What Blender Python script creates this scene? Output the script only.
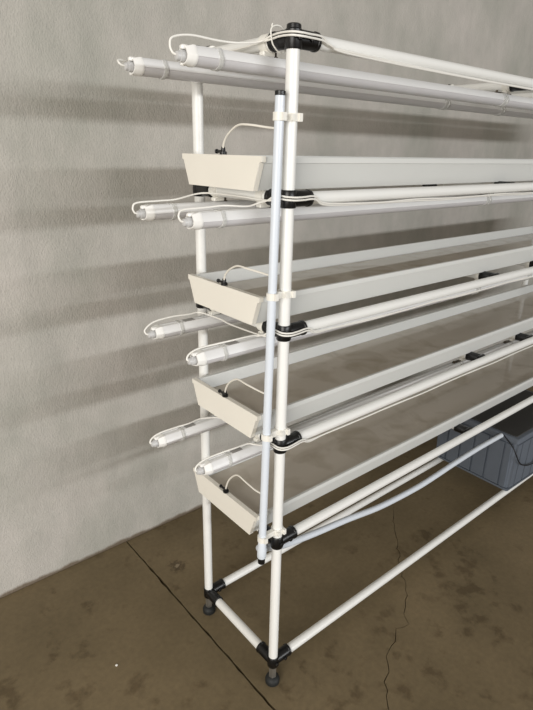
import bpy, math, random
from mathutils import Vector, Matrix
random.seed(7)
scene = bpy.context.scene
C = scene.collection
for o in list(bpy.data.objects): bpy.data.objects.remove(o)

# ------------------------------------------------------------------ camera
cam_d = bpy.data.cameras.new('camera'); cam = bpy.data.objects.new('camera', cam_d); C.objects.link(cam)
cam_d.sensor_fit = 'VERTICAL'; cam_d.sensor_height = 36.0; cam_d.lens = 538.742 / 710 * 36.0
cam_d.clip_start = 0.02; cam_d.clip_end = 60
r_ = Vector((0.76998502, -0.63774703, 0.02004473)); u_ = Vector((0.21218783, 0.28555958, 0.93457587)); w_ = Vector((0.60174695, 0.71535617, -0.35519876))
M = Matrix((r_, u_, -w_)).transposed().to_4x4(); M.translation = Vector((-0.81618, -0.90788, 1.56137))
cam.matrix_world = M
scene.camera = cam

# ------------------------------------------------------------------ world and daylight
world = bpy.data.worlds.new('world'); scene.world = world; world.use_nodes = True
bg = world.node_tree.nodes['Background']; bg.inputs[0].default_value = (1.0, 0.92, 0.81, 1); bg.inputs[1].default_value = 0.28

def area_light(name, loc, target, sx, sy, power, col):
    d = bpy.data.lights.new(name, 'AREA'); d.shape = 'RECTANGLE'; d.size = sx; d.size_y = sy; d.energy = power; d.color = col
    o = bpy.data.objects.new(name, d); C.objects.link(o); o.location = loc
    o.rotation_euler = (Vector(target) - Vector(loc)).to_track_quat('-Z', 'Y').to_euler()
    return o
# band of high windows across the hall, facing the rack (casts the long soft shadow bands on the wall)
area_light('window_band_light', (2.4, -14.0, 2.95), (0.6, 0.0, 1.3), 11.0, 0.42, 960, (0.96, 0.98, 1.0))
# open doorway of the hall on the left behind the photographer
area_light('doorway_light', (-3.6, -1.9, 1.85), (0.0, 0.2, 1.15), 2.4, 2.4, 138, (1.0, 0.965, 0.915))

scene.view_settings.view_transform = 'Standard'; scene.view_settings.look = 'None'
scene.view_settings.exposure = 0.0; scene.view_settings.gamma = 1.0; scene.view_settings.use_curve_mapping = False

# ------------------------------------------------------------------ materials
def new_mat(name):
    m = bpy.data.materials.new(name); m.use_nodes = True
    return m, m.node_tree, m.node_tree.nodes['Principled BSDF']
def lin(r, g, b):
    f = lambda c: (c / 255 / 12.92) if c / 255 <= 0.04045 else ((c / 255 + 0.055) / 1.055) ** 2.4
    return (f(r), f(g), f(b), 1)
def plain(name, col, rough=0.4, spec=0.5, noise=0.06, scale=18, bump=0.0, **kw):
    m, t, p = new_mat(name)
    N = t.nodes; L = t.links
    tc = N.new('ShaderNodeTexCoord'); n = N.new('ShaderNodeTexNoise'); n.inputs['Scale'].default_value = scale; n.inputs['Detail'].default_value = 4
    L.new(tc.outputs['Object'], n.inputs['Vector'])
    mx = N.new('ShaderNodeMix'); mx.data_type = 'RGBA'
    mx.inputs[6].default_value = [c * (1 - noise) for c in col[:3]] + [1]; mx.inputs[7].default_value = [min(1, c * (1 + noise)) for c in col[:3]] + [1]
    L.new(n.outputs['Fac'], mx.inputs[0]); L.new(mx.outputs[2], p.inputs['Base Color'])
    p.inputs['Roughness'].default_value = rough; p.inputs['Specular IOR Level'].default_value = spec
    if bump:
        b = N.new('ShaderNodeBump'); b.inputs['Strength'].default_value = bump; b.inputs['Distance'].default_value = 0.002
        L.new(n.outputs['Fac'], b.inputs['Height']); L.new(b.outputs['Normal'], p.inputs['Normal'])
    for k, v in kw.items(): p.inputs[k.replace('_', ' ')].default_value = v
    return m

def wall_material():
    m, t, p = new_mat('rough_plaster'); N = t.nodes; L = t.links
    tc = N.new('ShaderNodeTexCoord')
    def noise(sc, scale, det=5, rough=0.55):
        mp = N.new('ShaderNodeMapping'); mp.inputs['Scale'].default_value = sc; L.new(tc.outputs['Object'], mp.inputs['Vector'])
        n = N.new('ShaderNodeTexNoise'); n.inputs['Scale'].default_value = scale; n.inputs['Detail'].default_value = det; n.inputs['Roughness'].default_value = rough
        L.new(mp.outputs[0], n.inputs['Vector']); return n
    big = noise((1, 1, 0.8), 2.6, 8, 0.62); mid = noise((1, 1, 0.55), 9, 6, 0.62); fine = noise((1, 1, 0.55), 230, 2, 0.6); lump = noise((1, 1, 0.6), 80, 3)
    cr = N.new('ShaderNodeValToRGB'); e = cr.color_ramp.elements
    e[0].position = 0.32; e[0].color = lin(172, 171, 163); e[1].position = 0.68; e[1].color = lin(194, 189, 183)
    L.new(big.outputs['Fac'], cr.inputs[0])
    cr2 = N.new('ShaderNodeValToRGB'); e = cr2.color_ramp.elements
    e[0].position = 0.25; e[0].color = (0.86, 0.86, 0.85, 1); e[1].position = 0.75; e[1].color = (1.06, 1.05, 1.04, 1)
    L.new(mid.outputs['Fac'], cr2.inputs[0])
    mul = N.new('ShaderNodeMix'); mul.data_type = 'RGBA'; mul.blend_type = 'MULTIPLY'; mul.inputs[0].default_value = 1
    L.new(cr.outputs[0], mul.inputs[6]); L.new(cr2.outputs[0], mul.inputs[7])
    # splashed dirt along the foot of the wall: ragged edge, a few centimetres high
    sep = N.new('ShaderNodeSeparateXYZ'); L.new(tc.outputs['Object'], sep.inputs[0])
    ad = N.new('ShaderNodeMath'); ad.operation = 'MULTIPLY_ADD'; ad.inputs[1].default_value = -0.03; L.new(noise((1, 1, 0.3), 14, 5).outputs['Fac'], ad.inputs[0]); L.new(sep.outputs['Z'], ad.inputs[2])
    mr = N.new('ShaderNodeMapRange'); mr.inputs[1].default_value = -0.008; mr.inputs[2].default_value = 0.004; mr.inputs[3].default_value = 0.85; mr.inputs[4].default_value = 0.0
    L.new(ad.outputs[0], mr.inputs[0])
    dm = N.new('ShaderNodeMix'); dm.data_type = 'RGBA'; dm.inputs[7].default_value = lin(98, 82, 62)
    L.new(mr.outputs[0], dm.inputs[0]); L.new(mul.outputs[2], dm.inputs[6]); L.new(dm.outputs[2], p.inputs['Base Color'])
    p.inputs['Roughness'].default_value = 0.85; p.inputs['Specular IOR Level'].default_value = 0.25
    a1 = N.new('ShaderNodeMath'); a1.operation = 'MULTIPLY_ADD'; a1.inputs[1].default_value = 0.7; L.new(lump.outputs['Fac'], a1.inputs[0]); L.new(fine.outputs['Fac'], a1.inputs[2])
    b = N.new('ShaderNodeBump'); b.inputs['Strength'].default_value = 0.6; b.inputs['Distance'].default_value = 0.0042
    L.new(a1.outputs[0], b.inputs['Height']); L.new(b.outputs['Normal'], p.inputs['Normal'])
    return m

def floor_material():
    m, t, p = new_mat('brown_concrete'); N = t.nodes; L = t.links
    tc = N.new('ShaderNodeTexCoord')
    def noise(scale, det=6, rough=0.6, dist=0.0):
        n = N.new('ShaderNodeTexNoise'); n.inputs['Scale'].default_value = scale; n.inputs['Detail'].default_value = det; n.inputs['Roughness'].default_value = rough; n.inputs['Distortion'].default_value = dist
        L.new(tc.outputs['Object'], n.inputs['Vector']); return n
    cr = N.new('ShaderNodeValToRGB'); e = cr.color_ramp.elements
    e[0].position = 0.3; e[0].color = lin(104, 92, 69); e[1].position = 0.7; e[1].color = lin(127, 112, 86)
    L.new(noise(2.3, 7).outputs['Fac'], cr.inputs[0])
    # darker damp-looking blotches with their own outline
    cr2 = N.new('ShaderNodeValToRGB'); e = cr2.color_ramp.elements
    e[0].position = 0.57; e[0].color = (1, 1, 1, 1); e[1].position = 0.70; e[1].color = (0.66, 0.63, 0.60, 1)
    bm_ = N.new('ShaderNodeMath'); bm_.operation = 'MULTIPLY_ADD'; bm_.inputs[1].default_value = 0.55; L.new(noise(1.7, 3).outputs['Fac'], bm_.inputs[0])
    bo = N.new('ShaderNodeMath'); bo.operation = 'ADD'; bo.inputs[1].default_value = -0.29; L.new(bm_.outputs[0], bo.inputs[0])
    L.new(noise(13, 5, 0.6, 0.2).outputs['Fac'], bm_.inputs[2]); L.new(bo.outputs[0], cr2.inputs[0])
    cr3 = N.new('ShaderNodeValToRGB'); e = cr3.color_ramp.elements
    e[0].position = 0.3; e[0].color = (0.88, 0.88, 0.88, 1); e[1].position = 0.7; e[1].color = (1.08, 1.07, 1.05, 1)
    L.new(noise(60, 4).outputs['Fac'], cr3.inputs[0])
    prev = cr.outputs[0]
    for c in (cr2, cr3):
        mul = N.new('ShaderNodeMix'); mul.data_type = 'RGBA'; mul.blend_type = 'MULTIPLY'; mul.inputs[0].default_value = 1
        L.new(prev, mul.inputs[6]); L.new(c.outputs[0], mul.inputs[7]); prev = mul.outputs[2]
    # spilt-mortar stain near the wall, between the joint and the rack
    ds = N.new('ShaderNodeVectorMath'); ds.operation = 'DISTANCE'; ds.inputs[1].default_value = (0.026, 0.621, 0.0); L.new(tc.outputs['Object'], ds.inputs[0])
    sn = noise(55, 4); sa = N.new('ShaderNodeMath'); sa.operation = 'MULTIPLY_ADD'; sa.inputs[1].default_value = 0.10; L.new(sn.outputs['Fac'], sa.inputs[0]); L.new(ds.outputs['Value'], sa.inputs[2])
    for lo, hi, col in ((0.060, 0.088, lin(66, 54, 40)), (0.052, 0.062, lin(150, 136, 112))):
        mr = N.new('ShaderNodeMapRange'); mr.inputs[1].default_value = lo; mr.inputs[2].default_value = hi; mr.inputs[3].default_value = 0.8; mr.inputs[4].default_value = 0.0; L.new(sa.outputs[0], mr.inputs[0])
        mx = N.new('ShaderNodeMix'); mx.data_type = 'RGBA'; mx.inputs[7].default_value = col; L.new(mr.outputs[0], mx.inputs[0]); L.new(prev, mx.inputs[6]); prev = mx.outputs[2]
    L.new(prev, p.inputs['Base Color'])
    rr = N.new('ShaderNodeMapRange'); rr.inputs[3].default_value = 0.5; rr.inputs[4].default_value = 0.75; L.new(noise(5).outputs['Fac'], rr.inputs[0]); L.new(rr.outputs[0], p.inputs['Roughness'])
    p.inputs['Specular IOR Level'].default_value = 0.3
    b = N.new('ShaderNodeBump'); b.inputs['Strength'].default_value = 0.25; b.inputs['Distance'].default_value = 0.003
    L.new(noise(35, 6).outputs['Fac'], b.inputs['Height']); L.new(b.outputs['Normal'], p.inputs['Normal'])
    return m

def water_material():
    m, t, p = new_mat('murky_water'); N = t.nodes; L = t.links
    tc = N.new('ShaderNodeTexCoord'); n = N.new('ShaderNodeTexNoise'); n.inputs['Scale'].default_value = 9; n.inputs['Detail'].default_value = 5; n.inputs['Distortion'].default_value = 0.6
    L.new(tc.outputs['Object'], n.inputs['Vector'])
    cr = N.new('ShaderNodeValToRGB'); e = cr.color_ramp.elements
    e[0].position = 0.28; e[0].color = lin(186, 176, 160); e[1].position = 0.5; e[1].color = lin(208, 200, 188)
    L.new(n.outputs['Fac'], cr.inputs[0]); L.new(cr.outputs[0], p.inputs['Base Color'])
    p.inputs['Roughness'].default_value = 0.04; p.inputs['IOR'].default_value = 1.36
    return m

MT = dict(
    wall=wall_material(), floor=floor_material(), water=water_material(),
    joint=plain('joint_dirt', lin(74, 61, 46), 0.95, 0.1, 0.2, 40),
    pipe=plain('white_coated_pipe', lin(240, 240, 237), 0.32, 0.5, 0.03, 8),
    black=plain('black_connector', lin(11, 11, 12), 0.34, 0.5, 0.15, 60, 0.1),
    rubber=plain('black_rubber', lin(34, 36, 36), 0.6, 0.4, 0.15, 60),
    zinc=plain('zinc_nut', lin(150, 146, 138), 0.35, 0.5, 0.1, 80, Metallic=0.7),
    cap=plain('cream_tray_end', lin(240, 236, 226), 0.4, 0.45, 0.02, 12),
    tray=plain('white_tray_sheet', lin(216, 217, 214), 0.38, 0.45, 0.03, 6),
    feed=plain('blueish_white_pipe', lin(220, 227, 236), 0.3, 0.5, 0.03, 8),
    tube=plain('soft_white_tube', lin(236, 232, 222), 0.4, 0.5, 0.03, 20),
    cable=plain('white_cable', lin(238, 236, 230), 0.4, 0.5, 0.03, 20),
    housing=plain('white_lamp_housing', lin(230, 230, 230), 0.3, 0.5, 0.03, 10),
    diffuser=plain('milky_diffuser', lin(214, 212, 214), 0.25, 0.5, 0.03, 10, Transmission_Weight=0.12),
    lampcap=plain('white_lamp_cap', lin(242, 241, 238), 0.35, 0.5, 0.02, 20),
    gland=plain('grey_gland', lin(196, 196, 196), 0.35, 0.5, 0.05, 40),
    clip=plain('ivory_clip', lin(240, 238, 231), 0.4, 0.5, 0.03, 30),
    clear=plain('clear_clip', lin(235, 235, 232), 0.2, 0.5, 0.02, 30, Transmission_Weight=0.4),
    sticker=plain('grey_print', lin(150, 148, 146), 0.5, 0.4, 0.1, 200),
    screw=plain('brown_screw', lin(84, 74, 62), 0.4, 0.5, 0.1, 80, Metallic=0.5),
    crate=plain('blue_grey_plastic', lin(98, 105, 115), 0.5, 0.4, 0.06, 25, 0.1),
    lid=plain('charcoal_lid', lin(58, 57, 56), 0.55, 0.35, 0.08, 25),
    blackcable=plain('black_cable', lin(22, 22, 24), 0.45, 0.4, 0.1, 40),
)

# ------------------------------------------------------------------ mesh helpers
class MB:
    def __init__(s): s.v = []; s.f = []
    def add(s, vs, fs):
        k = len(s.v); s.v += [tuple(v) for v in vs]; s.f += [tuple(i + k for i in f) for f in fs]; return s
    def box(s, a, b, bev=0.0):
        x0, y0, z0 = a; x1, y1, z1 = b
        if not bev:
            vs = [(x, y, z) for x in (x0, x1) for y in (y0, y1) for z in (z0, z1)]
            return s.add(vs, [(0, 1, 3, 2), (4, 6, 7, 5), (0, 4, 5, 1), (2, 3, 7, 6), (0, 2, 6, 4), (1, 5, 7, 3)])
        prof = [(x0 + bev, y0), (x1 - bev, y0), (x1, y0 + bev), (x1, y1 - bev), (x1 - bev, y1), (x0 + bev, y1), (x0, y1 - bev), (x0, y0 + bev)]
        cx, cy = (x0 + x1) / 2, (y0 + y1) / 2
        sx, sy = 1 - 2 * bev / max(x1 - x0, 1e-6), 1 - 2 * bev / max(y1 - y0, 1e-6)
        pin = [(cx + (x - cx) * sx, cy + (y - cy) * sy) for x, y in prof]
        rings = [[(x, y, z0) for x, y in pin], [(x, y, z0 + bev) for x, y in prof], [(x, y, z1 - bev) for x, y in prof], [(x, y, z1) for x, y in pin]]
        return s.rings(rings)
    def rings(s, rings, cap=True, closed=False):
        n = len(rings[0]); vs = [p for r in rings for p in r]; fs = []
        m = len(rings)
        for i in range(m - 1 + (1 if closed else 0)):
            for j in range(n):
                a = i * n + j; b = i * n + (j + 1) % n; i2 = (i + 1) % m
                fs.append((a, b, i2 * n + (j + 1) % n, i2 * n + j))
        if cap and not closed: fs += [tuple(range(n))[::-1], tuple(range((m - 1) * n, m * n))]
        return s.add(vs, fs)
    def cyl(s, a, b, r, n=16, r2=None, bev=0.0):
        a, b = Vector(a), Vector(b); d = (b - a).normalized(); L = (b - a).length
        r2 = r if r2 is None else r2
        x = d.orthogonal().normalized(); y = d.cross(x)
        ring = lambda t, rr: [tuple(a + d * t + (x * math.cos(2 * math.pi * k / n) + y * math.sin(2 * math.pi * k / n)) * rr) for k in range(n)]
        if bev: rs = [ring(0, r - bev), ring(bev, r), ring(L - bev, r2), ring(L, r2 - bev)]
        else: rs = [ring(0, r), ring(L, r2)]
        return s.rings(rs)
    def lathe(s, c, axis, prof, n=16):           # prof: (t along axis, radius)
        c = Vector(c); d = Vector(axis).normalized(); x = d.orthogonal().normalized(); y = d.cross(x)
        return s.rings([[tuple(c + d * t + (x * math.cos(2 * math.pi * k / n) + y * math.sin(2 * math.pi * k / n)) * r) for k in range(n)] for t, r in prof])
    def tube(s, pts, r, n=8, sub=5, closed=False):
        P = [Vector(p) for p in pts]
        if sub > 1: P = catmull(P, sub, closed)
        m = len(P); rs = []; prev = None
        for i in range(m):
            if closed: t = (P[(i + 1) % m] - P[i - 1]).normalized()
            else: t = (P[min(i + 1, m - 1)] - P[max(i - 1, 0)]).normalized()
            x = t.orthogonal().normalized() if prev is None else (prev - t * prev.dot(t)).normalized()
            prev = x; y = t.cross(x)
            rs.append([tuple(P[i] + (x * math.cos(2 * math.pi * k / n) + y * math.sin(2 * math.pi * k / n)) * r) for k in range(n)])
        return s.rings(rs, closed=closed)
    def extrude_x(s, prof, x0, x1):              # prof: (y, z) polygon
        return s.rings([[(x0, y, z) for y, z in prof], [(x1, y, z) for y, z in prof]])
    def prism(s, poly, z0, z1):
        return s.rings([[(x, y, z0) for x, y in poly], [(x, y, z1) for x, y in poly]])
    def torus(s, c, axis, R, r, n=20, k=6, ry=None):
        c = Vector(c); d = Vector(axis).normalized(); x = d.orthogonal().normalized(); y = d.cross(x)
        return s.tube([c + x * R * math.cos(2 * math.pi * i / n) + y * (ry or R) * math.sin(2 * math.pi * i / n) for i in range(n)], r, k, 1, True)
    def build(s, name, mat, parent=None, smooth=True):
        me = bpy.data.meshes.new(name); me.from_pydata(s.v, [], s.f); me.update()
        import bmesh
        bm = bmesh.new(); bm.from_mesh(me); bmesh.ops.recalc_face_normals(bm, faces=bm.faces); bm.to_mesh(me); bm.free()
        if smooth:
            me.polygons.foreach_set('use_smooth', [True] * len(me.polygons)); me.set_sharp_from_angle(angle=math.radians(38))
        me.materials.append(MT[mat])
        return link(name, me, parent)
def link(name, data, parent=None, loc=None):
    o = bpy.data.objects.new(name, data); C.objects.link(o)
    if parent: o.parent = parent
    if loc: o.location = loc
    return o
def catmull(P, sub, closed=False):
    out = []; n = len(P); rng = n if closed else n - 1
    for i in range(rng):
        p1, p2 = P[i], P[(i + 1) % n]
        p0 = P[i - 1] if (i > 0 or closed) else p1 * 2 - p2
        p3 = P[(i + 2) % n] if (i + 2 < n or closed) else p2 * 2 - p1
        d = (p2 - p1).length
        k = sub if d < 0.3 else sub
        for j in range(k):
            t = j / k
            out.append(0.5 * ((2 * p1) + (p2 - p0) * t + (2 * p0 - 5 * p1 + 4 * p2 - p3) * t * t + (3 * p1 - p0 - 3 * p2 + p3) * t ** 3))
    if not closed: out.append(P[-1])
    return out
def thing(name, loc, label, cat, group=None):
    o = link(name, None, None, loc); o['label'] = label; o['category'] = cat
    if group: o['group'] = group
    return o
def tag(o, label, cat, group=None):
    o['label'] = label; o['category'] = cat
    if group: o['group'] = group
    return o

# ------------------------------------------------------------------ the setting
WALL_Y = 0.881
FX0, FX1, FY0 = -5.0, 7.0, -5.0
w = MB().box((FX0, WALL_Y, -0.12), (FX1, WALL_Y + 0.2, 4.0)).build('wall_back', 'wall', None, False)
tag(w, 'rough grey plastered wall behind the white rack', 'wall'); w['kind'] = 'structure'
fl = MB().box((FX0, FY0, -0.14), (FX1, WALL_Y, -0.02)).build('floor', 'joint', None, False)
tag(fl, 'brown concrete floor with a saw-cut joint and a crack', 'floor'); fl['kind'] = 'structure'
def joint_x(y): return -0.0665 + 0.013 * (0.878 - y)
# saw-cut joint: ragged chipped edges
ys = [WALL_Y - 0.002 - i * 0.03 for i in range(200) if WALL_Y - 0.002 - i * 0.03 > FY0] + [FY0]
rj = random.Random(3)
left_e = [(joint_x(y) - 0.0022 - (rj.random() ** 3) * 0.004, y) for y in ys]
right_e = [(joint_x(y) + 0.0022 + (rj.random() ** 3) * 0.005, y) for y in ys]
MB().prism(left_e + [(FX0, FY0), (FX0, WALL_Y - 0.002)], -0.02, 0.0).build('slab', 'floor', fl, False)
# crack: the slab right of the joint is broken along a wandering line
ck = [(1.52, 0.879), (1.36, 0.66), (1.20, 0.48), (0.976, 0.285), (0.90, 0.225), (0.825, 0.146), (0.74, 0.075), (0.665, -0.015), (0.60, -0.060), (0.545, -0.095), (0.520, -0.136), (0.470, -0.118), (0.425, -0.150), (0.354, -0.167),
      (0.315, -0.210), (0.275, -0.222), (0.218, -0.283), (0.17, -0.36), (0.20, -0.50), (0.10, -0.75), (0.13, -1.1), (0.02, -1.6), (0.10, -2.4), (0.05, -3.4), (0.12, FY0)]
fine = []
for (a, b) in zip(ck[:-1], ck[1:]):
    L = math.hypot(b[0] - a[0], b[1] - a[1]); n = max(1, min(8, int(L / 0.022)))
    for j in range(n):
        t = j / n; jit = 0.0 if j == 0 else 1.0
        fine.append((a[0] + (b[0] - a[0]) * t + jit * rj.uniform(-0.007, 0.007), a[1] + (b[1] - a[1]) * t + jit * rj.uniform(-0.006, 0.006)))
fine.append(ck[-1])
def gap(i, y):
    g = 0.0008 + 0.0010 * rj.random() ** 2
    if y > 0.3: g = 0.0004
    return g
gl = [gap(i, p[1]) for i, p in enumerate(fine)]
def nrm(i):
    a, b = fine[max(i - 1, 0)], fine[min(i + 1, len(fine) - 1)]; dx, dy = b[0] - a[0], b[1] - a[1]; L = math.hypot(dx, dy)
    return dy / L, -dx / L
cl = [(x + nrm(i)[0] * g, y + nrm(i)[1] * g) for i, ((x, y), g) in enumerate(zip(fine, gl))]; cr_ = [(x - nrm(i)[0] * g, y - nrm(i)[1] * g) for i, ((x, y), g) in enumerate(zip(fine, gl))]
cl[0] = (cl[0][0], WALL_Y - 0.002); cr_[0] = (cr_[0][0], WALL_Y - 0.002); cl[-1] = (cl[-1][0], FY0); cr_[-1] = (cr_[-1][0], FY0)
MB().prism(right_e[::-1] + cl, -0.02, 0.0).build('slab', 'floor', fl, False)
MB().prism(cr_ + [(FX1, FY0), (FX1, WALL_Y - 0.002)], -0.02, 0.0).build('slab', 'floor', fl, False)

# ------------------------------------------------------------------ the rack
RL, RD, PR = 2.7, 0.353, 0.014; MIDX = 2.0
LV = [0.092, 0.545, 0.851, 1.157, 1.463, 1.770]
rack = thing('plant_rack', (0, 0, 0), 'tall white pipe rack with black joints, four shelf levels and levelling feet', 'rack')
for x in (0, MIDX, RL):
    for y in (0, RD):
        MB().cyl((x, y, 0.075), (x, y, LV[-1]), PR, 20).build('post', 'pipe', rack)
        ft = MB().lathe((x, y, 0), (0, 0, 1), [(0.0, 0.020), (0.003, 0.0225), (0.014, 0.0230), (0.021, 0.0205), (0.026, 0.014), (0.028, 0.008)], 20).build('foot', 'rubber', rack)
        MB().lathe((x, y, 0.0262), (0, 0, 1), [(0, 0.0115), (0.003, 0.0125), (0.026, 0.0125), (0.046, 0.0125)], 6).build('nut', 'zinc', ft)
bolt_me = MB().cyl((0, 0, 0), (0, -0.006, 0), 0.006, 6, bev=0.001).build('bolt', 'black', rack); bolt_data = bolt_me.data; bpy.data.objects.remove(bolt_me)
def socket(m, c, d, a, b, r=0.0175):
    c = Vector(c); d = Vector(d)
    m.lathe(c + d * a, d, [(0, r - 0.001), (0.002, r), (b - a - 0.008, r), (b - a - 0.007, r + 0.0012), (b - a - 0.001, r + 0.0012), (b - a, r - 0.001)], 20)
def connector(x, y, z, top=False):
    m = MB(); sx = 1 if x == 0 else -1; sy = 1 if y == 0 else -1
    h = 0.019
    if top: m.lathe((x, y, z - 0.02), (0, 0, 1), [(0, 0.0165), (0.002, 0.0178), (0.034, 0.0178), (0.036, 0.015), (0.043, 0.0145), (0.045, 0.012)], 20)
    else: m.lathe((x, y, z - h), (0, 0, 1), [(0, 0.0165), (0.002, 0.0178), (2 * h - 0.002, 0.0178), (2 * h, 0.0165)], 20)
    socket(m, (x, y, z), (sx, 0, 0), 0.008, 0.062)
    socket(m, (x, y, z), (0, sy, 0), 0.008, 0.062)
    if x == MIDX: socket(m, (x, y, z), (-sx, 0, 0), 0.008, 0.062)
    o = m.build('connector', 'black', rack)
    b = link('bolt', bolt_data, o, (x + sx * 0.034, y - 0.0172, z))
    b2 = link('bolt', bolt_data, o, (x, y - 0.0172, z))
for z in LV:
    for y in (0, RD):
        MB().cyl((0.012, y, z), (RL - 0.012, y, z), PR, 20).build('rail', 'pipe', rack)
    for x in (0, MIDX, RL):
        MB().cyl((x, 0.012, z), (x, RD - 0.012, z), PR, 20).build('side_bar', 'pipe', rack)
        for y in (0, RD): connector(x, y, z, z == LV[-1])
# cross bars under the trays, clamped to the inner side of the rails
for z in LV[1:]:
    for x in ((1.0,) if z == LV[1] else (1.0, 1.38)):
        MB().cyl((x, 0.03, z), (x, RD - 0.03, z), PR, 20).build('cross_bar', 'pipe', rack)
        for y, s in ((0, 1), (RD, -1)):
            m = MB(); socket(m, (x, y, z), (0, s, 0), 0.016, 0.066)
            m.box((x - 0.022, y + s * 0.014 - 0.006, z - 0.0165), (x + 0.022, y + s * 0.014 + 0.006, z + 0.0165), 0.003)
            m.build('clamp', 'black', rack)

# ------------------------------------------------------------------ trays
tray_words = ['topmost', 'second', 'third', 'lowest']
tray_labels = ['long white tray with cream end on the topmost shelf level, seen side-on',
               'long white tray on the second shelf level from the top, above the third tray',
               'long shallow white tray on the third level from the top with brown-stained wet floor',
               'lowest long white tray, standing above the grey crate']
TX0, TX1 = -0.055, 2.75
def make_tray(z, label, wide=0.0):
    t = thing('grow_tray', (0, 0, z), label, 'tray', 'long white trays on the rack')
    H = 0.070
    # folded sheet body: walls lean outwards, rim turned over
    e = wide
    fo = [(0.030, H), (0.030, H - 0.012), (0.0345, H - 0.013), (0.056, 0.0), (0.297 + e, 0.0), (0.3205 + e, H - 0.013), (0.325 + e, H - 0.012), (0.325 + e, H)]
    inn = [(0.3175 + e, H), (0.2945 + e, 0.003), (0.0585, 0.003), (0.0375, H)]
    MB().extrude_x(fo + inn, TX0 + 0.006, TX1 - 0.006).build('body', 'tray', t, False)
    MB().extrude_x([(0.0592, 0.0032), (0.2938 + e, 0.0032), (0.2952 + e, 0.006), (0.0578, 0.006)], TX0 + 0.012, TX1 - 0.012).build('tray_floor', 'tray', t, False)
    for xa, xb in ((TX0 - 0.001, TX0 + 0.012), (TX1 - 0.012, TX1 + 0.001)):
        m = MB(); s = 1 if xa < 0 else -1
        o_ = [(0.0265, H + 0.002), (0.0265, H - 0.010), (0.033, H - 0.012), (0.0535, -0.0008), (0.2995 + e, -0.0008), (0.322 + e, H - 0.012), (0.3285 + e, H - 0.010), (0.3285 + e, H + 0.002)]
        m.extrude_x(o_, xa, xb)
        m.build('end_cap', 'cap', t, False)['label'] = 'cream plastic end cap'
    return t
def make_water(z, label, e):
    o = MB().extrude_x([(0.0580, 0.0062), (0.2950 + e, 0.0062), (0.3040 + e, WL), (0.0490, WL)], TX0 + 0.0125, TX1 - 0.0125).build('tray_water', 'water', None, False)
    o.location.z = z
    tag(o, label, 'water', 'water standing in the trays')
WL = 0.037
for z, lb, wd in zip((LV[4], LV[3], LV[2], LV[1]), tray_labels, (0.014, 0.004, 0.0, 0.010)):
    make_tray(z + PR + 0.0009, lb, wd)
for z, lb, wd in zip((LV[3], LV[2], LV[1]), ('still murky water in the second tray from the top', 'still murky water with brown sediment patches in the third tray from the top', 'still murky water in the lowest tray, above the grey crate'), (0.004, 0.0, 0.010)):
    make_water(z + PR + 0.0009, lb, wd)

# ------------------------------------------------------------------ lamps
LW, LH = 0.040, 0.036       # lamp section
HOUS = [(-0.0115, 0.0180), (-0.0105, 0.0185), (-0.0035, 0.0185), (-0.0030, 0.0172), (0.0030, 0.0172), (0.0035, 0.0185), (0.0105, 0.0185), (0.0115, 0.0180),
        (0.0190, 0.0035), (0.0195, 0.0), (0.0185, -0.0005), (-0.0185, -0.0005), (-0.0195, 0.0), (-0.0190, 0.0035)]
DIFF = [(-0.0182, -0.0004), (0.0182, -0.0004)] + [(0.0182 * math.cos(a), -0.0004 - 0.0165 * math.sin(a)) for a in [math.pi * k / 12 for k in range(1, 12)]]
def scaled(p, k): return [(y * k, z * k) for y, z in p]
OUT = [(-0.0115, 0.0185), (0.0115, 0.0185), (0.0195, 0.002)] + [(0.0190 * math.cos(a), -0.0004 - 0.0172 * math.sin(a)) for a in [math.pi * k / 10 for k in range(1, 10)]] + [(-0.0195, 0.002)]
LAMP_L = 2.95
HOUS = [(y * 1.13, z) for y, z in HOUS]; DIFF = [(y * 1.13, z) for y, z in DIFF]; OUT = [(y * 1.13, z) for y, z in OUT]
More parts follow.
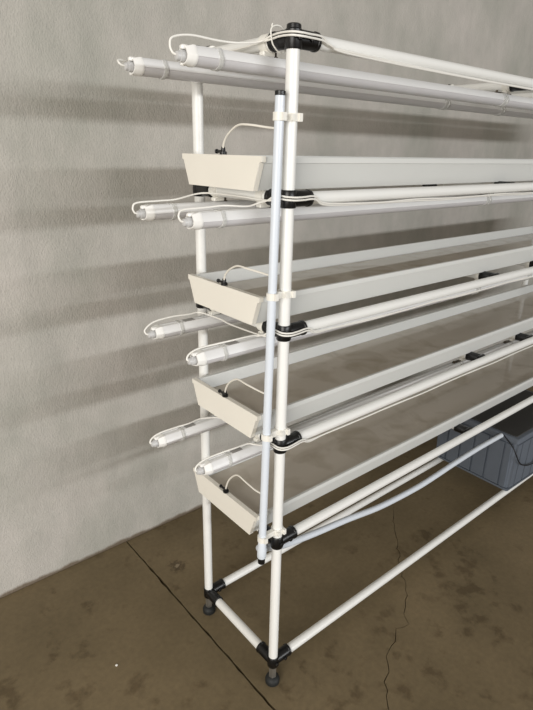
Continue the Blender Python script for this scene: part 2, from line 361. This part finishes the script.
def lamp_meshes():
    root = link('tmp', None)
    d = {}
    d['housing'] = MB().extrude_x(HOUS, 0.012, LAMP_L - 0.012).build('housing', 'housing').data
    d['diffuser'] = MB().extrude_x(DIFF, 0.012, LAMP_L - 0.012).build('diffuser', 'diffuser').data
    m = MB(); m.rings([[(x, y, z) for y, z in scaled(OUT, k)] for x, k in ((0.006, 0.62), (-0.004, 0.70), (-0.004, 0.82), (0.010, 1.02), (0.016, 1.02), (0.017, 1.0))])
    m.box((-0.010, -0.0075, 0.010), (0.006, 0.0035, 0.0185), 0.002); m.box((-0.006, 0.002, -0.0165), (0.004, 0.010, -0.006), 0.002)      # mounting lug
    d['end_cap'] = m.build('end_cap', 'lampcap').data
    d['gland'] = MB().lathe((-0.020, 0, -0.001), (1, 0, 0), [(0, 0.0045), (0.0015, 0.0078), (0.008, 0.0090), (0.0085, 0.0108), (0.016, 0.0112), (0.024, 0.0112)], 10).build('gland', 'gland').data
    m = MB(); m.rings([[(x, y, z) for y, z in scaled(OUT, k)] for x, k in ((0.066, 1.0), (0.066, 1.07), (0.068, 1.09), (0.074, 1.09), (0.076, 1.07), (0.076, 1.0))])
    d['band'] = m.build('band', 'clear').data
    d['sticker'] = MB().box((0.086, -0.0105, 0.0183), (0.118, 0.0100, 0.0190)).build('sticker', 'sticker').data
    m = MB(); m.rings([[(x, y, z) for y, z in scaled(OUT, k)] for x, k in ((-0.014, 1.0), (-0.014, 1.09), (-0.010, 1.12), (-0.004, 1.12), (-0.003, 1.02), (0.003, 1.02), (0.004, 1.12), (0.010, 1.12), (0.014, 1.09), (0.014, 1.0))])
    d['clip'] = m.build('clip', 'clear').data
    d['strap'] = MB().box((-0.034, -0.005, 0.0205), (0.034, 0.005, 0.0230)).cyl((-0.029, 0, 0.0225), (-0.029, 0, 0.028), 0.004, 8).cyl((0.029, 0, 0.0225), (0.029, 0, 0.028), 0.004, 8).build('strap', 'screw').data
    m = MB()
    m.lathe((0, -0.011, 0.045), (0, 1, 0), [(0, 0.0145), (0, 0.0175), (0.022, 0.0175), (0.022, 0.0145)], 20)
    m.box((-0.016, -0.008, 0.0195), (0.016, 0.008, 0.0300), 0.002)
    d['hanger'] = m.build('hanger', 'clip').data
    d['screw'] = MB().cyl((0.022, 0, 0.018), (0.022, 0, 0.030), 0.0035, 8).cyl((0.022, 0, 0.0185), (0.022, 0, 0.0215), 0.006, 8).build('screw', 'screw').data
    for o in list(C.objects):
        if o.parent is None and o.type == 'MESH' and o.data in d.values(): bpy.data.objects.remove(o)
    bpy.data.objects.remove(root)
    return d
LM = lamp_meshes()
def cable_path(lamp, x0, y0, zl, which):
    zc = zl - 0.045; g = Vector((x0 - 0.018, y0, zc))
    k = 0.003 if which == 'back' else 0.0
    top = zl == LV[5]
    P = [g]
    if top and which == 'front':
        P += [g + Vector((-0.007, 0.003, 0.004)), g + Vector((-0.010, 0.006, 0.016)), g + Vector((-0.002, 0.008, 0.030)), (x0 + 0.02, y0 + 0.008, zc + 0.038), (x0 + 0.08, y0 + 0.006, zc + 0.036), (-0.075, y0 + 0.002, zl - 0.008), (-0.030, y0 - 0.01, zl - 0.002), (-0.022, 0.045, zl + 0.006)]
    elif top:
        P += [g + Vector((-0.008, 0.001, 0.001)), g + Vector((-0.013, 0.004, 0.006)), g + Vector((-0.006, 0.012, 0.012)), (x0 + 0.02, y0 + 0.022, zc + 0.010), (x0 + 0.12, y0 + 0.022, zc + 0.014), (-0.040, y0 + 0.01, zl - 0.020), (-0.026, y0 - 0.06, zl - 0.008), (-0.024, 0.15, zl - 0.006), (-0.022, 0.050, zl)]
    elif zl == LV[4]:
        P += [g + Vector((-0.007, 0.002, 0.003)), g + Vector((-0.009, 0.005, 0.014)), g + Vector((0.004, 0.007, 0.024)), (x0 + 0.045, y0 + 0.008, zc + 0.026), (x0 + 0.09, y0 + 0.006, zc + 0.028), (-0.050, y0 - 0.005, zl - (0.004 if which == 'back' else 0.020)), (-0.026, (y0 + 0.05) / 2, zl - (0.004 if which == 'back' else 0.012)), (-0.022, 0.045, zl - 0.006)]
    elif zl == LV[3] and which == 'back':
        P += [g + Vector((-0.007, 0.002, 0.004)), g + Vector((-0.006, 0.006, 0.014)), g + Vector((0.022, 0.010, 0.028)), (x0 + 0.06, y0 + 0.012, zc + 0.032), (x0 + 0.11, y0 + 0.010, zc + 0.030), (-0.045, y0 + 0.004, zl - 0.014), (-0.032, y0 - 0.07, zl - 0.016), (-0.030, (y0 + 0.05) / 2, zl - 0.020), (-0.026, 0.040, zl - 0.016)]
    else:
        P += [g + Vector((-0.004, 0.002, 0.005)), g + Vector((0.004, 0.004, 0.015)), g + Vector((0.030, 0.005, 0.0225)), (x0 + 0.06, y0 + 0.004, zc + 0.0235), (x0 + 0.10, y0 - 0.001, zc + 0.0250), (-0.045, y0 - 0.004, zl - 0.019), (-0.030, (y0 + 0.05) / 2, zl - 0.020), (-0.026, 0.040, zl - 0.012)]
    if zl == LV[2] and which == 'back':
        P = P[:-3] + [(-0.060, y0 + 0.004, zl - 0.021), (-0.012, y0 - 0.03, zl - 0.0195), (0.0, 0.20, zl - 0.0175), (0.0, 0.085, zl - 0.0195), (-0.012, 0.050, zl - 0.0225)]
    dz = -0.006 if which == 'back' else 0.0
    if zl != LV[5]: dz += 0.009
    if top: dz += 0.010
    P += [(-0.0235, 0.014, zl + dz - 0.002), (-0.020, -0.016, zl + dz - 0.003), (-0.004, -0.0275, zl + dz - 0.004), (0.020, -0.0275, zl + dz - 0.004), (0.058, -0.0235, zl + dz - 0.004)]
    if top:
        P += [(0.09, -0.0165 - k, zl - 0.006), (0.16, -0.0160, zl - 0.0095 - k * 1.4), (0.6, -0.010, zl - 0.0155 - k * 0.6), (1.2, -0.010, zl - 0.0155 - k * 0.6), (1.95, -0.010, zl - 0.0155)]
    else:
        P += [(0.09, -0.0175, zl - 0.010 + (dz - 0.009) * 0.7), (0.16, -0.0125 + (0.0055 if k else 0), zl - 0.0155 - (0.004 if k else 0))]
        for i in range(1, 13):
            s_ = 0.16 + i * 0.15
            P.append((s_, -0.0120 + (0.0055 if k else 0), zl - 0.0160 - (0.004 if k else 0) - 0.0035 * (0.5 + 0.5 * math.sin(i * 2.1 + zl * 9 + (1 if k else 0)))))
    return [Vector(p) for p in P]
level_name = {5: 'the top bar of the rack', 4: 'the topmost tray', 3: 'the second tray from the top', 2: 'the third tray from the top'}
def make_lamp(x0, y0, lv, which):
    zl = LV[lv]; zc = zl - 0.045
    lb = ('white tube grow light under %s, %s' % (level_name[lv], 'nearer the wall' if which == 'back' else 'nearer the viewer'))
    t = thing('tube_light', (x0, y0, zc), lb, 'light', 'tube lights hung under the shelf levels')
    link('housing', LM['housing'], t); link('diffuser', LM['diffuser'], t)
    e = link('end_cap', LM['end_cap'], t); link('gland', LM['gland'], e)
    e2 = link('end_cap', LM['end_cap'], t, (LAMP_L, 0, 0)); e2.rotation_euler = (0, 0, math.pi)
    link('band', LM['band'], t)
    if lv in (2, 3): link('sticker', LM['sticker'], t)
    for bx in (0.0, 1.0, 1.38):
        lx = bx - x0
        h = link('hanger', LM['hanger'], t, (lx, 0, 0)); link('screw', LM['screw'], h)
        if bx:
            c_ = link('clip', LM['clip'], t, (lx - 0.03, 0, 0)); link('strap', LM['strap'], c_)
    m = MB().tube([p - Vector((x0, y0, zc)) for p in cable_path(t, x0, y0, zl, which)], 0.0021, 8, 6)
    m.build('cable', 'cable', t)
    return t
for lv, (fx, fy), (bx, by) in ((5, (-0.202, 0.081), (-0.203, 0.292)), (4, (-0.196, 0.085), (-0.208, 0.268)), (3, (-0.203, 0.072), (-0.187, 0.291)), (2, (-0.182, 0.085), (-0.206, 0.274))):
    make_lamp(fx, fy, lv, 'front'); make_lamp(bx, by, lv, 'back')

# cable tie round the top joint
tie = MB().torus((0, -0.004, LV[5]), (0, 1, 0), 0.0215, 0.0014, 20, 6)
tie = MB().tube([(-0.0265, 0.035, LV[5] + 0.020), (-0.004, 0.035, LV[5] + 0.0235), (0.0225, 0.035, LV[5]), (0.0, 0.035, LV[5] - 0.0225), (-0.022, 0.035, LV[5] - 0.012), (-0.029, 0.035, LV[5] + 0.006)], 0.0015, 6, 5, True)
tie.tube([(-0.026, 0.035, LV[5] + 0.020), (-0.0265, 0.036, LV[5] + 0.023), (-0.024, 0.037, LV[5] + 0.027)], 0.0013, 6, 4)
tag(tie.build('cable_tie', 'clip'), 'thin white cable tie round the cables at the top front joint', 'cable tie')

# ------------------------------------------------------------------ feed pipe with clips and drip tubes
TOP, BOT = Vector((-0.0345, -0.004, 1.668)), Vector((-0.056, -0.002, 0.527))
def fp(z): t = (z - BOT.z) / (TOP.z - BOT.z); return BOT + (TOP - BOT) * t
feed = thing('feed_pipe', (0, 0, 0), 'thin bluish-white vertical water pipe clipped beside the front post', 'pipe')
MB().cyl(BOT, TOP, 0.0102, 16).build('tube', 'feed', feed)
MB().cyl(fp(1.6645), fp(1.6735), 0.0112, 16, bev=0.001).build('top_cap', 'black', feed)['label'] = 'black cap closing the pipe top'
MB().cyl(fp(0.500), fp(0.530), 0.0100, 16, bev=0.002).build('bottom_plug', 'black', feed)['label'] = 'black plug at the pipe bottom'
MB().lathe(fp(0.520), (TOP - BOT), [(0, 0.0115), (0.003, 0.0128), (0.030, 0.0128), (0.034, 0.0112), (0.050, 0.0112), (0.052, 0.0102)], 16).build('sleeve', 'feed', feed)
for z in (1.626, 1.252, 0.893, 0.583):
    c = fp(z); m = MB(); h = 0.008
    m.lathe((0, 0, z - h), (0, 0, 1), [(0, 0.0142), (0, 0.0172), (2 * h, 0.0172), (2 * h, 0.0142)], 20)
    m.lathe((c.x, c.y, z - h), (0, 0, 1), [(0, 0.0104), (0, 0.0134), (2 * h, 0.0134), (2 * h, 0.0104)], 16)
    if -c.x > 0.0310: m.box((c.x + 0.011, c.y / 2 - 0.006, z - h), (-0.0145, c.y / 2 + 0.006, z + h))
    m.box((c.x - 0.005, c.y - 0.0175, z - h), (c.x + 0.005, c.y - 0.012, z + h)); m.box((0.006, -0.0215, z - h), (0.014, -0.0125, z + h))
    m.box((-0.014, -0.0200, z - h * 0.8), (-0.006, -0.0120, z + h * 0.8))
    m.build('clip', 'clip', feed)
for (zt, zr) in zip((1.604, 1.299, 1.008, 0.722), (LV[4], LV[3], LV[2], LV[1])):
    c = fp(zt); rim = zr + 0.0149 + 0.072
    hi = max(zt + 0.004, rim + 0.045)
    pts = [c + Vector((-0.004, 0.009, 0)), c + Vector((-0.008, 0.030, 0.002)), (-0.062, 0.065, zt + 0.007), (-0.060, 0.105, hi + 0.002), (-0.056, 0.145, (hi + rim) / 2 + 0.014), (-0.053, 0.166, rim + 0.024), (-0.051, 0.172, rim + 0.006)]
    tb = MB().tube(pts, 0.0024, 8, 6).build('drip_tube', 'tube', feed)
    m = MB().lathe((-0.0505, 0.172, rim + 0.0005), (0.0, 0.0, 1), [(0, 0.0085), (0.006, 0.0085), (0.007, 0.0055), (0.016, 0.0045), (0.017, 0.003)], 10)
    m.cyl((-0.0505, 0.172, rim + 0.007), (-0.0505, 0.199, rim + 0.007), 0.0034, 8, bev=0.0008)
    m.cyl((-0.0505, 0.195, rim + 0.007), (-0.0505, 0.200, rim + 0.007), 0.0052, 8, bev=0.0008)
    m.build('fitting', 'black', tb)['label'] = 'small black drip fitting'

# ------------------------------------------------------------------ water hose and crate
hose = MB().tube([(-0.046, 0.006, 0.545), (-0.030, 0.034, 0.512), (0.06, 0.040, 0.472), (0.19, 0.041, 0.447), (0.346, 0.042, 0.425), (0.524, 0.042, 0.396), (0.725, 0.042, 0.383), (0.852, 0.042, 0.385), (0.984, 0.044, 0.389), (1.18, 0.048, 0.389), (1.39, 0.054, 0.378)], 0.0105, 14, 6).build('water_hose', 'feed')
tag(hose, 'pale flexible water hose sagging below the lowest rail to the grey crate', 'hose')

crate = thing('storage_crate', (1.40, 0, LV[0] + PR), 'blue-grey ribbed plastic crate with dark lid standing on the bottom rails', 'crate'); crate.rotation_euler.z = math.radians(-1.2)
m = MB()
bx0, bx1, by0, by1 = 0.016, 0.545, -0.004, 0.385      # bottom
tx0, tx1, ty0, ty1 = 0.012, 0.553, -0.008, 0.393     # top
CH = 0.252
def rr(x0, x1, y0, y1, z, c=0.009):
    out = []
    for (cx, cy, a0) in ((x1 - c, y0 + c, -90), (x1 - c, y1 - c, 0), (x0 + c, y1 - c, 90), (x0 + c, y0 + c, 180)):
        for k in range(4): a = math.radians(a0 + 30 * k); out.append((cx + c * math.cos(a), cy + c * math.sin(a), z))
    return out
m.rings([rr(bx0 + .006, bx1 - .006, by0 + .006, by1 - .006, 0.0), rr(bx0, bx1, by0, by1, 0.006), rr(tx0, tx1, ty0, ty1, CH)])
body = m.build('body', 'crate', crate)
def lerp(a, b, t): return a + (b - a) * t
def sl(t): return [(lerp(bx0, tx0, t)), (lerp(by0, ty0, t))]
# raised side panels with narrow grooves between them, on the left end and the long front
def side_panel(axis, u0, u1):
    a, b = 0.02, 0.95; z0, z1 = 0.012, CH - 0.012; d = 0.009
    i = 0 if axis == 'x' else 1
    A, B = sl(a)[i], sl(b)[i]
    if axis == 'x': rs = [[(A + .002, u0, z0), (A + .002, u1, z0), (A - d, u1 - .002, z0 + .002), (A - d, u0 + .002, z0 + .002)], [(B + .002, u0, z1), (B + .002, u1, z1), (B - d, u1 - .002, z1 - .002), (B - d, u0 + .002, z1 - .002)]]
    else: rs = [[(u0, A + .002, z0), (u1, A + .002, z0), (u1 - .002, A - d, z0 + .002), (u0 + .002, A - d, z0 + .002)], [(u0, B + .002, z1), (u1, B + .002, z1), (u1 - .002, B - d, z1 - .002), (u0 + .002, B - d, z1 - .002)]]
    MB().rings(rs).build('side_panel', 'crate', crate, False)
ey = [by0 + 0.004, 0.034, 0.110, 0.180, 0.250, 0.320, by1 - 0.004]
for k in range(6): side_panel('x', ey[k] + 0.003, ey[k + 1] - 0.003)
ex = [bx0 + 0.004] + [0.064 + 0.0735 * k for k in range(7)] + [bx1 - 0.004]
for k in range(8): side_panel('y', ex[k] + 0.003, ex[k + 1] - 0.003)
MB().rings([rr(bx0 - .010, bx1 + .005, by0 - .010, by1 + .005, 0.001), rr(bx0 - .011, bx1 + .006, by0 - .011, by1 + .006, 0.011)]).build('foot_band', 'crate', crate)
MB().rings([rr(tx0 - .014, tx1 + .012, ty0 - .014, ty1 + .012, CH + 0.001), rr(tx0 - .016, tx1 + .014, ty0 - .016, ty1 + .014, CH + 0.003), rr(tx0 - .016, tx1 + .014, ty0 - .016, ty1 + .014, CH + 0.022), rr(tx0 - .012, tx1 + .010, ty0 - .012, ty1 + .010, CH + 0.026)]).build('lid_frame', 'crate', crate)
MB().rings([rr(tx0 + .004, tx1 - .006, ty0 + .004, ty1 - .006, CH + 0.0261), rr(tx0 + .006, tx1 - .008, ty0 + .006, ty1 - .008, CH + 0.029)]).build('lid', 'lid', crate)['label'] = 'charcoal lid panel'
cb = MB().tube([(1.398, 0.050, 0.382), (1.392, 0.030, 0.372), (1.388, -0.008, 0.345), (1.396, -0.026, 0.310), (1.430, -0.029, 0.265), (1.475, -0.029, 0.232), (1.540, -0.029, 0.205), (1.62, -0.030, 0.194), (1.72, -0.033, 0.198), (1.86, -0.037, 0.215), (2.02, -0.045, 0.17), (2.10, -0.05, 0.03), (2.2, -0.06, 0.004), (2.5, -0.1, 0.004)], 0.0028, 8, 6).build('pump_cable', 'blackcable')
tag(cb, 'thin black cable hanging from the crate corner across its front', 'cable')

pb = MB().lathe((-0.356, 0.356, 0.0), (0, 0, 1), [(0, 0.003), (0.002, 0.0045), (0.004, 0.0025)], 7).build('paint_chip', 'clip')
tag(pb, 'tiny pale chip lying on the bare brown floor left of the joint', 'chip')
